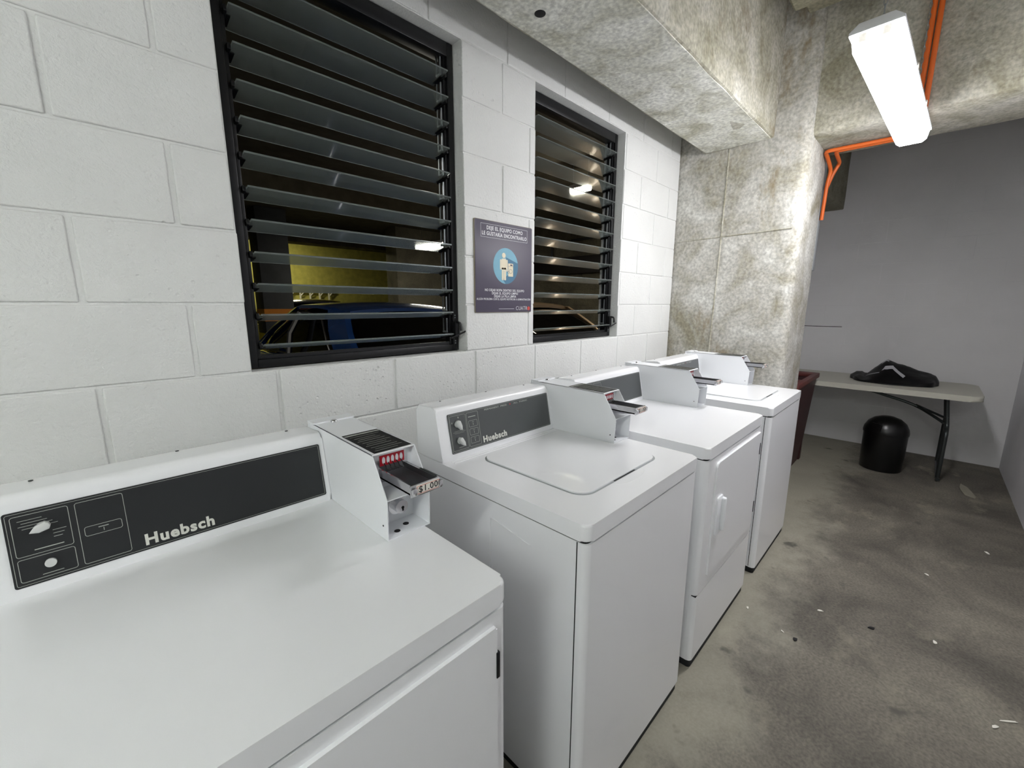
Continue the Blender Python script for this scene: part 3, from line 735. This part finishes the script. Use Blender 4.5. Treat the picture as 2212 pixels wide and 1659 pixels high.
# ================================================================== ORANGE CONDUITS
def conduit(path, r, label, rad=.05):
    bm = B(); P = bend(path, rad); add_tube(bm, P, r, 12)
    o = new_obj('conduit', bm, MT['orange']); return tag(o, label, 'conduit', 'orange conduits on the cross beam')
zs = 2.408-.014
conduit([(2.984, -1.235, 3.06), (2.984, -1.235, zs-.012), (3.31, -1.235, zs-.006), (3.30, -.80, zs-.006), (3.38, -.805, zs-.03), (3.475, -.815, 2.31), (3.49, -.80, 2.22), (3.515, -.79, 2.0)], .0115, 'orange conduit nearest the column, bending down round its corner', .03)
conduit([(2.984, -1.262, 3.06), (2.984, -1.262, zs-.012), (3.345, -1.262, zs-.006), (3.335, -.85, zs-.006), (3.42, -.85, zs-.02), (3.53, -.85, 2.36), (3.53, -.82, 2.30), (3.53, -.79, 2.2)], .0115, 'orange conduit running behind its twin under the cross beam', .03)

# ================================================================== FOLDING TABLE, BAG, BINS
tx0, tx1, ty0, ty1, tz = 4.455, 5.2, -1.795, -.02, .738
t = thing('folding_table', ((tx0+tx1)/2, (ty0+ty1)/2, 0), 'pale plastic folding table against the far wall', 'table')
hx, hy = (tx1-tx0)/2, (ty1-ty0)/2
bm = B(); add_prism(bm, rrect(-hx, hx, -hy, hy, .07, 8), tz-.045, tz, 'z', bev=.012, seg=4); new_obj('tabletop', bm, MT['table'], t, angle=50, wn=True)
for s in (-1, 1):
    yl = -hy+.16 if s < 0 else hy-.16
    for sx in (-1, 1):
        bm = B(); add_tube(bm, bend([(sx*.20, yl+.03*-s, tz-.05), (sx*.20, yl, .45), (sx*.27, yl, .40), (sx*.27, yl, .02)], .04), .0145, 12); new_obj('leg', bm, MT['tableleg'], t)
    bm = B(); add_tube(bm, [(-.30, yl, .02), (.30, yl, .02)], .0145, 12); add_tube(bm, [(-.2, yl, .46), (.2, yl, .46)], .011, 10); new_obj('leg_crossbar', bm, MT['tableleg'], t)
    bm = B(); add_tube(bm, bend([(0, yl+s*-.66, tz-.055), (0, yl+s*-.2, .56), (0, yl+s*-.02, .44)], .1), .012, 10)
    add_tube(bm, [(-.14, yl+s*-.02, .46), (0, yl+s*-.2, .56), (.14, yl+s*-.02, .46)], .010, 8); new_obj('brace', bm, MT['tableleg'], t)
# black bag
t = thing('plastic_bag', (4.87, -1.25, tz), 'crumpled black plastic bag with white print lying on the folding table', 'bag')
bm = B(); nx, ny = 34, 24
def lerp_tab(u, T):
    for (a0, b0), (a1, b1) in zip(T, T[1:]):
        if a0 <= u <= a1: return b0+(b1-b0)*(u-a0)/(a1-a0)
    return 0
def bag_h(u, v):
    ridge = lerp_tab(u, [(-1, .005), (-.86, .055), (-.74, .06), (-.64, .035), (-.2, .185), (.3, .13), (.86, .068), (1.0, .006)])
    v0 = .25; q = (v-v0)/(1-v0) if v > v0 else (v0-v)/(1+v0)
    h = ridge*max(0, 1-q**1.25)+.012*max(0, 1-abs(v))
    n_ = mnoise.noise(Vector((u*4, v*3, 1.7)))*.010+mnoise.noise(Vector((u*9, v*9, 4)))*.006
    return max(.004, h+n_*max(0, 1-q))
top = []; bot = []
for j in range(ny+1):
    rt_, rb = [], []
    for i in range(nx+1):
        u = -1+2*i/nx; v = -1+2*j/ny
        # square to disc mapping, stretched along -y
        uu = u*math.sqrt(1-v*v/2); vv = v*math.sqrt(1-u*u/2)
        wob = 1+.10*mnoise.noise(Vector((uu*2, vv*2, 9)))
        Y = -uu*.30*wob; X = vv*.24*wob
        rt_.append(bm.verts.new((X, Y, .002+bag_h(uu*.99, vv*.99)))); rb.append(bm.verts.new((X, Y, .001)))
    top.append(rt_); bot.append(rb)
for j in range(ny):
    for i in range(nx):
        bm.faces.new((top[j][i], top[j][i+1], top[j+1][i+1], top[j+1][i])); bm.faces.new((bot[j][i], bot[j+1][i], bot[j+1][i+1], bot[j][i+1]))
for i in range(nx):
    for rw in (0, ny): bm.faces.new((top[rw][i], bot[rw][i], bot[rw][i+1], top[rw][i+1]))
for j in range(ny):
    for cc in (0, nx): bm.faces.new((top[j][cc], top[j+1][cc], bot[j+1][cc], bot[j][cc]))
body = new_obj('bag_body', bm, MT['bag'], t, angle=80)
def bag_patch(poly, name):
    bm = B(); vs = []
    rows = 6
    for k in range(rows+1):
        f = k/rows; l = [poly[0][q]*(1-f)+poly[3][q]*f for q in (0, 1)]; r = [poly[1][q]*(1-f)+poly[2][q]*f for q in (0, 1)]
        vs.append([bm.verts.new((v_*.24, -u_*.30, bag_h(u_*.99, v_*.99)+.006)) for u_, v_ in [(l[0]*(1-g/8)+r[0]*g/8, l[1]*(1-g/8)+r[1]*g/8) for g in range(9)]])
    for A_, B_ in zip(vs, vs[1:]):
        for g in range(8): bm.faces.new((A_[g], A_[g+1], B_[g+1], B_[g]))
    new_obj(name, bm, MT['bagprint'], body)
bag_patch([(-.26, -.42), (-.02, -.30), (-.02, -.12), (-.2, -.24)], 'white_print'); bag_patch([(-.02, -.30), (.24, -.62), (.28, -.50), (-.02, -.14)], 'white_print'); bag_patch([(-.62, -.36), (-.30, -.50), (-.30, -.46), (-.6, -.31)], 'white_print'); bag_patch([(-.30, .08), (-.14, .06), (-.14, .17), (-.30, .18)], 'grey_print')
# push bin
t = thing('dome_lid_bin', (4.6, -1.275, 0), 'black round waste bin with a domed lid under the table', 'bin')
bm = B(); add_lathe(bm, [(0, 0), (.135, 0), (.142, .006), (.148, .15), (.150, .325), (.15, .33), (0, .33)], n=48); new_obj('bin_body', bm, MT['binblack'], t)
bm = B(); add_lathe(bm, [(.154, .322), (.156, .34), (.15, .372), (.128, .418), (.09, .452), (.045, .47), (0, .475)], n=48); d = new_obj('domed_lid', bm, MT['binblack'], t, angle=60)
bm = B(); add_prism(bm, rrect(-.038, .038, .345, .42, .01), -.150, -.135, 'y', bev=.003); bm.transform(Matrix.Rotation(math.radians(-115), 4, 'Z') @ Matrix.Rotation(0, 4, 'X')); new_obj('push_flap', bm, MT['binblack'], d)
# dark red bin
t = thing('plastic_bin', (4.02, -.50, 0), 'large dark red plastic bin with a thick rim behind the last washer', 'bin')
bx, by, bh = .42, .26, .80
bm = B()
def loop(hx_, hy_, z): return [(-hx_, -hy_, z), (hx_, -hy_, z), (hx_, hy_, z), (-hx_, hy_, z)]
R0 = [bm.verts.new(p) for p in loop(bx*.93, by*.8, 0)]; R1 = [bm.verts.new(p) for p in loop(bx, by, bh)]; R2 = [bm.verts.new(p) for p in loop(bx-.02, by-.02, bh)]; R3 = [bm.verts.new(p) for p in loop(bx*.93-.02, by*.8-.02, .02)]
bm.faces.new(R0[::-1]); bm.faces.new(R3)
for P_, Q_ in ((R0, R1), (R1, R2), (R2, R3)):
    for k in range(4): bm.faces.new((P_[k], P_[(k+1) % 4], Q_[(k+1) % 4], Q_[k]))
bmesh.ops.bevel(bm, geom=[e for e in bm.edges if abs(e.verts[0].co.z-e.verts[1].co.z) > .5], offset=.03, segments=3, affect='EDGES')
new_obj('bin_body', bm, MT['crate'], t, angle=50)
bm = B()
for (q0, q1, q2, q3) in ((-bx-.012, bx+.012, -by-.012, -by+.03), (-bx-.012, bx+.012, by-.03, by+.012), (-bx-.012, -bx+.03, -by, by), (bx-.03, bx+.012, -by, by)):
    add_box(bm, q0, q1, q2, q3, bh-.03, bh+.012, bev=.006)
r_ = new_obj('rim', bm, MT['crate2'], t); r_['label'] = 'lighter reddish brown rim'
bm = B(); add_box(bm, -.02, .02, -by+.03, by-.03, bh-.06, bh-.01, bev=.004); new_obj('divider', bm, MT['crate2'], t)
for sx in (-1, 1):
    bm = B(); add_box(bm, sx*(bx*.80)-.035, sx*(bx*.80)+.035, -by*.8-.012, -by*.8+.04, 0, .55, bev=.006); new_obj('side_rib', bm, MT['crate'], t)

# ================================================================== SCRAPS ON THE FLOOR
def scrap(x, y, sx, sy, rz, label, name='paper_scrap', mat='paper', grp='scraps on the floor'):
    bm = B()
    pts = [(sx*.5*math.cos(q)*(1+.3*math.sin(3*q+x*9)), sy*.5*math.sin(q)*(1+.2*math.cos(2*q+y*7))) for q in [2*PI*k/9 for k in range(9)]]
    add_prism(bm, pts, .0015, .004, 'z')
    o = new_obj(name, bm, MT[mat], smooth=False); o.location = (x, y, 0); o.rotation_euler = (0, 0, rz)
    return tag(o, label, 'scrap', grp)
scrap(3.314, -1.838, .032, .016, .4, 'white paper scrap on the floor near the right wall')
scrap(2.787, -1.59, .02, .012, 1.0, 'small white scrap on the floor in the middle of the walkway')
scrap(2.056, -1.234, .024, .010, 2.0, 'white scrap on the floor in front of the second dryer')
scrap(1.783, -1.14, .016, .006, .9, 'thin pale scrap on the floor left of the dark spot')
scrap(1.838, -.985, .018, .010, .2, 'white scrap on the floor close to the second dryer')
scrap(2.17, -1.62, .022, .014, .3, 'pale crumb on the floor right of the dark oval spot')
scrap(1.862, -1.802, .055, .007, -.9, 'thin pale wood splinter on the floor at the lower right', 'splinter')
scrap(1.80, -1.765, .024, .012, -.6, 'pale chip on the floor beside the wood splinter')
scrap(2.085, -1.419, .026, .014, -.9, 'dark oval spot on the floor in the middle of the walkway', 'gum_spot', 'slot')
scrap(1.77, -1.19, .022, .016, -.3, 'dark round spot on the floor in front of the second dryer', 'gum_spot', 'slot')
scrap(4.42, -1.80, .30, .075, .15, 'pale spilled dust patch on the floor by the table end', 'dust_patch', 'dust', None)

# ================================================================== PARKING GARAGE BEYOND THE WINDOWS
gz = 3.25
GM = concrete('garage_concrete', srgb(96, 92, 80), srgb(118, 114, 98), srgb(136, 132, 112), 1.5, .4, .9)
GMf = concrete('garage_floor', srgb(50, 50, 48), srgb(66, 66, 62), srgb(80, 80, 76), 1.2, .2, .6)
GD = plain('garage_dark_paint', srgb(66, 70, 74), .6, vary=.2)
GO = plain('orange_band', srgb(214, 130, 18), .5)
GY = plain('yellow_paint', srgb(222, 200, 20), .5)
bm = B(); add_box(bm, -4, 14, .14, 13.2, -.08, 0); tag(new_obj('floor_garage', bm, GMf, smooth=False), 'dark garage floor beyond the louvred windows', 'floor', kind='structure')
bm = B(); add_box(bm, -4, 14, .14, 13.2, gz, gz+.1)
for yy in (5.2, 9.4): add_box(bm, -4, 8.6, yy, yy+.35, gz-.4, gz)
tag(new_obj('ceiling_garage', bm, plain('garage_ceiling', srgb(90, 86, 72), .9, bump=.3, bscale=20, vary=.3), smooth=False), 'dark garage ceiling beyond the windows', 'ceiling', kind='structure')
bm = B(); add_box(bm, -4, 14, 13.0, 13.2, 0, gz)
tag(new_obj('wall_garage_back', bm, plain('olive_block', srgb(190, 184, 96), .8, bump=.3, bscale=15, vary=.25), smooth=False), 'olive lit garage wall seen through the wide window', 'wall', kind='structure')
bm = B()
for k in range(16):
    for j in range(24):
        yy = .2+.41*j+(.2 if k % 2 else 0); add_box(bm, 8.99, 9.2, yy, yy+.40, .2*k+.004, .2*k+.196, bev=.004, seg=1)
add_box(bm, 9.0, 9.3, .14, 13, 0, gz)
tag(new_obj('wall_garage_right', bm, GM, smooth=False), 'brown grey block wall of the garage seen through the narrow window', 'wall', kind='structure')
bm = B(); add_box(bm, -4.1, -4, .14, 13.2, 0, gz); tag(new_obj('wall_garage_left', bm, GD, smooth=False), 'dark garage wall out of sight on the left', 'wall', kind='structure')
bm = B(); add_box(bm, 8.80, 8.985, .3, 9, 2.20, 2.62, bev=.01)
tag(new_obj('service_duct', bm, plain('duct_dark', srgb(40, 36, 36), .5)), 'dark duct running along the brown garage wall', 'duct')
bm = B(); P = bend([(8.93, 6.06, 2.66), (8.93, 6.06, 3.02), (8.93, 2.5, 3.1)], .15); add_tube(bm, P, .03, 10)
tag(new_obj('pipe', bm, GD), 'dark pipe bending along the top of the brown garage wall', 'pipe')
def gcolumn(x, y, sx, sy, label, band=True, mat=None):
    t = thing('garage_column', (x, y, 0), label, 'column', 'garage columns')
    bm = B(); add_box(bm, -sx/2, sx/2, -sy/2, sy/2, 0, gz-.001, bev=.01); new_obj('shaft', bm, mat or GD, t)
    if band:
        bm = B(); add_box(bm, -sx/2-.003, sx/2+.003, -sy/2-.003, sy/2+.003, 1.08, 1.32); new_obj('orange_band', bm, GO, t, smooth=False)
        bm = B(); add_box(bm, -sx/2-.003, sx/2+.003, -sy/2-.003, sy/2+.003, .3, .84); new_obj('yellow_band', bm, GY, t, smooth=False)
gcolumn(2.65, 8.2, .56, .5, 'dark grey garage column with an orange band seen at the lower left of the wide window')
gcolumn(6.1, 8.2, 1.5, .5, 'broad dull grey garage column behind the blue car', False, GM)
gcolumn(8.2, 7.4, .5, .5, 'brownish garage column at the right of the wide window', False, concrete('brown_col', srgb(92, 84, 60), srgb(112, 104, 74), srgb(124, 116, 84), 2, .3))
# pale bracket row on the olive wall
t = thing('wall_railing', (4.95, 12.9, 0), 'pale zigzag metal railing on the olive garage wall', 'railing')
bm = B()
for k in range(6):
    x = -.75+.3*k; add_box(bm, x-.02, x+.02, -.02, .02, 1.56, 1.84); add_tube(bm, [(x+.02, 0, 1.68), (x+.16, 0, 1.84)], .018, 6)
add_box(bm, -.85, .95, -.02, .02, 1.82, 1.86); new_obj('rail_bars', bm, MT['paper'], t)
bm = B()
for (x0_, x1_) in ((1.3, 1.75),):
    add_box(bm, x0_, x1_, 9.02, 9.05, 1.55, 1.75); 
tag(new_obj('yellow_sign', bm, GY, smooth=False), 'small yellow sign at the lower left corner of the wide window', 'sign')
bm = B()
add_box(bm, 1.2, 1.9, 9.05, 9.3, 0, 1.9, bev=.02)
tag(new_obj('utility_cabinet', bm, MT['black']), 'black cabinet under the small yellow sign in the garage', 'cabinet')

# garage lamps
def garage_lamp(loc, L_, axis, st, col, label, w_=.1):
    t = thing('garage_lamp', loc, label, 'lamp', 'garage lamps', rz=0 if axis == 'x' else PI/2)
    bm = B(); add_box(bm, -L_/2, L_/2, -w_, w_, 0, .05, bev=.006); new_obj('housing', bm, MT['lampbody'], t)
    bm = B(); add_prism(bm, [(-w_*.85, .001), (-w_*.7, -.045), (w_*.7, -.045), (w_*.85, .001)], -L_/2+.01, L_/2-.01, 'x'); new_obj('diffuser', bm, emis('garage_glow', col, st), t, smooth=False)
    bm = B()
    for s in (-1, 1): add_tube(bm, [(s*L_*.4, 0, .05), (s*L_*.4, 0, gz-loc[2])], .004, 6)
    new_obj('hanger', bm, MT['clip'], t)
garage_lamp((4.93, 5.75, 2.58), 1.2, 'y', LAMP_GARAGE*1.2, (1, .95, .82, 1), 'garage lamp glowing beyond the right end of the wide window')
garage_lamp((4.66, 2.1, 2.93), .3, 'y', LAMP_GARAGE*2.5, (1, .9, .72, 1), 'garage lamp glowing through the upper slats of the narrow window', .055)
garage_lamp((3.8, 11.6, 3.17), 1.2, 'x', LAMP_GARAGE*2.2, (1, .93, .6, 1), 'garage lamp by the olive wall hidden above the parked cars')
garage_lamp((7.2, 1.2, 3.1), 1.2, 'y', LAMP_GARAGE*2, (1, .88, .68, 1), 'added warm lamp brightening the garage, out of view right of the narrow window')  # unseen lamp added to lift the wall and ceiling on this side
garage_lamp((-1.2, 3.2, 3.1), 1.2, 'x', LAMP_GARAGE, (1, .95, .85, 1), 'added lamp brightening the garage floor, out of view left of the wide window')  # unseen lamp added so the garage floor is brighter

# cars
def car(loc, paint, label, rz=0, k=1.0):
    """nose towards +y, origin on the ground under the middle of the rear bumper"""
    t = thing('parked_car', loc, label, 'car', 'cars parked in the garage', rz=rz)
    # lower body: stations y -> (half width, belt z, deck z)
    st = [(0.0, .62, .55, .60), (.06, .76, .72, .82), (.14, .82, .82, .955), (.55, .86, .90, 1.0), (.95, .88, .92, .97), (2.0, .89, .92, .93), (3.0, .88, .90, .90), (3.4, .86, .86, .91), (3.9, .83, .76, .82), (4.25, .76, .66, .70), (4.4, .6, .52, .58)]
    bm = B(); rings = []
    for (y, hw, zb, zd) in st:
        pts = [(-hw*.86, .22), (-hw*.98, .40), (-hw, .60 if zb > .62 else zb*.9), (-hw*.985, zb), (-hw*.86, (zb+zd)/2+.01), (-hw*.5, zd), (0, zd+.012), (hw*.5, zd), (hw*.86, (zb+zd)/2+.01), (hw*.985, zb), (hw, .60 if zb > .62 else zb*.9), (hw*.98, .40), (hw*.86, .22)]
        rings.append([bm.verts.new((p[0], y, p[1])) for p in pts])
    for A_, B_ in zip(rings, rings[1:]):
        for i in range(len(A_)): bm.faces.new((A_[i], A_[(i+1) % len(A_)], B_[(i+1) % len(A_)], B_[i]))
    bm.faces.new(rings[0]); bm.faces.new(rings[-1][::-1])
    o = new_obj('body', bm, paint, t, angle=80); md = o.modifiers.new('s', 'SUBSURF'); md.levels = 2; md.render_levels = 2
    # greenhouse
    y0, y1, y2, y3 = .55, 1.28, 2.25, 3.25       # rear glass base, roof rear, roof front, windscreen base
    zb, zr = .955, 1.40
    bm = B(); rings = []
    for (y, hw, zt, cr) in ((y0, .66, zb+.02, .0), (.95, .64, 1.2, .01), (y1, .59, zr-.04, .025), (1.7, .59, zr, .03), (y2, .58, zr-.01, .03), (2.7, .62, 1.22, .02), (y3, .70, zb-.02, .0)):
        wb = .75 if 0 < 1 else 0
        rings.append([bm.verts.new(p) for p in ((-wb, y, zb-.06), (-(hw+(.75-hw)*.25), y, zb+(zt-zb)*.72), (-hw, y, zt-.004), (-hw*.5, y, zt+cr*.8), (0, y, zt+cr), (hw*.5, y, zt+cr*.8), (hw, y, zt-.004), ((hw+(.75-hw)*.25), y, zb+(zt-zb)*.72), (wb, y, zb-.06))])
    for A_, B_ in zip(rings, rings[1:]):
        for i in range(len(A_)-1): bm.faces.new((A_[i], A_[i+1], B_[i+1], B_[i]))
    bm.faces.new(rings[0]); bm.faces.new(rings[-1][::-1])
    g = new_obj('window_glass', bm, CG, t, angle=60); md = g.modifiers.new('s', 'SUBSURF'); md.levels = 2; md.render_levels = 2
    bm = B(); rings = []
    for y, hw, z in ((1.22, .575, 1.352), (1.32, .595, 1.385), (1.7, .60, 1.41), (2.1, .60, 1.408), (2.3, .585, 1.385)):
        rings.append([bm.verts.new(p) for p in [(hw*q, y, z+.032*(1-q*q)) for q in (-1, -.7, -.35, 0, .35, .7, 1)]])
    low = [[bm.verts.new((v.co.x, v.co.y, v.co.z-.03)) for v in r] for r in rings]
    for R_0 in (rings, low):
        for A_, B_ in zip(R_0, R_0[1:]):
            for i in range(6): bm.faces.new((A_[i], A_[i+1], B_[i+1], B_[i]))
    for A_, B_, A2, B2 in zip(rings, rings[1:], low, low[1:]):
        bm.faces.new((A_[0], B_[0], B2[0], A2[0])); bm.faces.new((A_[6], B_[6], B2[6], A2[6]))
    for i in range(6): bm.faces.new((rings[0][i], rings[0][i+1], low[0][i+1], low[0][i])); bm.faces.new((rings[-1][i], rings[-1][i+1], low[-1][i+1], low[-1][i]))
    new_obj('roof', bm, paint, t, angle=60)
    for s in (-1, 1):
        for nm, pts in (('rear_pillar', [(.60, .74, .95), (.92, .765, .95), (1.42, .615, 1.375), (1.18, .575, 1.365)]), ('front_pillar', [(3.12, .745, .93), (3.26, .735, .93), (2.30, .585, 1.385), (2.2, .60, 1.39)])):
            bm = B(); A_ = [bm.verts.new((s*(hw+.004), y, z)) for y, hw, z in pts]; B_ = [bm.verts.new((s*(hw-.045), y, z-.004)) for y, hw, z in pts]
            # bow the panel outwards like the glass it follows
            bm.faces.new(A_); bm.faces.new(B_[::-1])
            for i in range(4): bm.faces.new((A_[i], A_[(i+1) % 4], B_[(i+1) % 4], B_[i]))
            bmesh.ops.subdivide_edges(bm, edges=bm.edges[:], cuts=4, use_grid_fill=True)
            for v in bm.verts: 
                f = max(0, min(1, (v.co.z-.95)/.43)); v.co.x += s*.035*math.sin(PI*f)
            new_obj(nm, bm, paint, t, angle=50)
        bm = B()
        arc = [(.95, .775, .96), (1.12, .75, 1.12), (1.40, .668, 1.30), (1.75, .645, 1.345), (2.15, .655, 1.33), (2.6, .70, 1.18), (3.05, .762, .965)]
        add_tube(bm, [(s*(hw+.02), y, z) for y, hw, z in arc], .009, 6); add_tube(bm, [(s*.782, .95, .958), (s*.788, 3.05, .958)], .009, 6)
        new_obj('window_trim', bm, MT['chrome'], t)
        bm = B(); add_tube(bm, [(s*.788, 1.98, .96), (s*.762, 1.97, 1.15), (s*.668, 1.93, 1.34)], .028, 8); new_obj('door_pillar', bm, MT['chrome'], t)
        bm = B(); add_box(bm, s*.92-.07, s*.92+.07, 2.86, 2.98, .92, 1.04, bev=.03); new_obj('wing_mirror', bm, paint, t)
        for yy in (.80, 3.45):
            bm = B(); m_ = frame((s*.89-(.0 if s > 0 else 0), yy, .31), (0, 1, 0), (0, 0, 1)); add_disc(bm, m_ @ Matrix.Translation((0, 0, -.10 if s > 0 else -.10)), .31, .2, 32); wh = new_obj('wheel', bm, MT['black'], t)
    bm = B(); add_box(bm, -.7, .7, -.02, .06, .68, .84, bev=.02); new_obj('tail_lamps', bm, plain('tail_red', srgb(90, 10, 12), .2), t)
    t.scale = (k, k, k)
    return t
CG = plain('car_glass', srgb(8, 9, 11), .04, spec=.8)
blue = plain('blue_car_paint', srgb(36, 74, 134), .25, .2, coat=1)
tan = plain('tan_car_paint', srgb(196, 170, 138), .3, .3, coat=1)
blk = plain('black_car_paint', srgb(12, 13, 15), .2, .2, coat=1)
car((1.92, .86, 0), blue, 'blue car parked with its rear towards the wide window')
car((3.96, .95, 0), tan, 'tan roofed car seen through the bottom of the narrow window', k=1.02)
car((3.55, 7.2, 0), blk, 'black car parked behind the blue car', k=1.07)
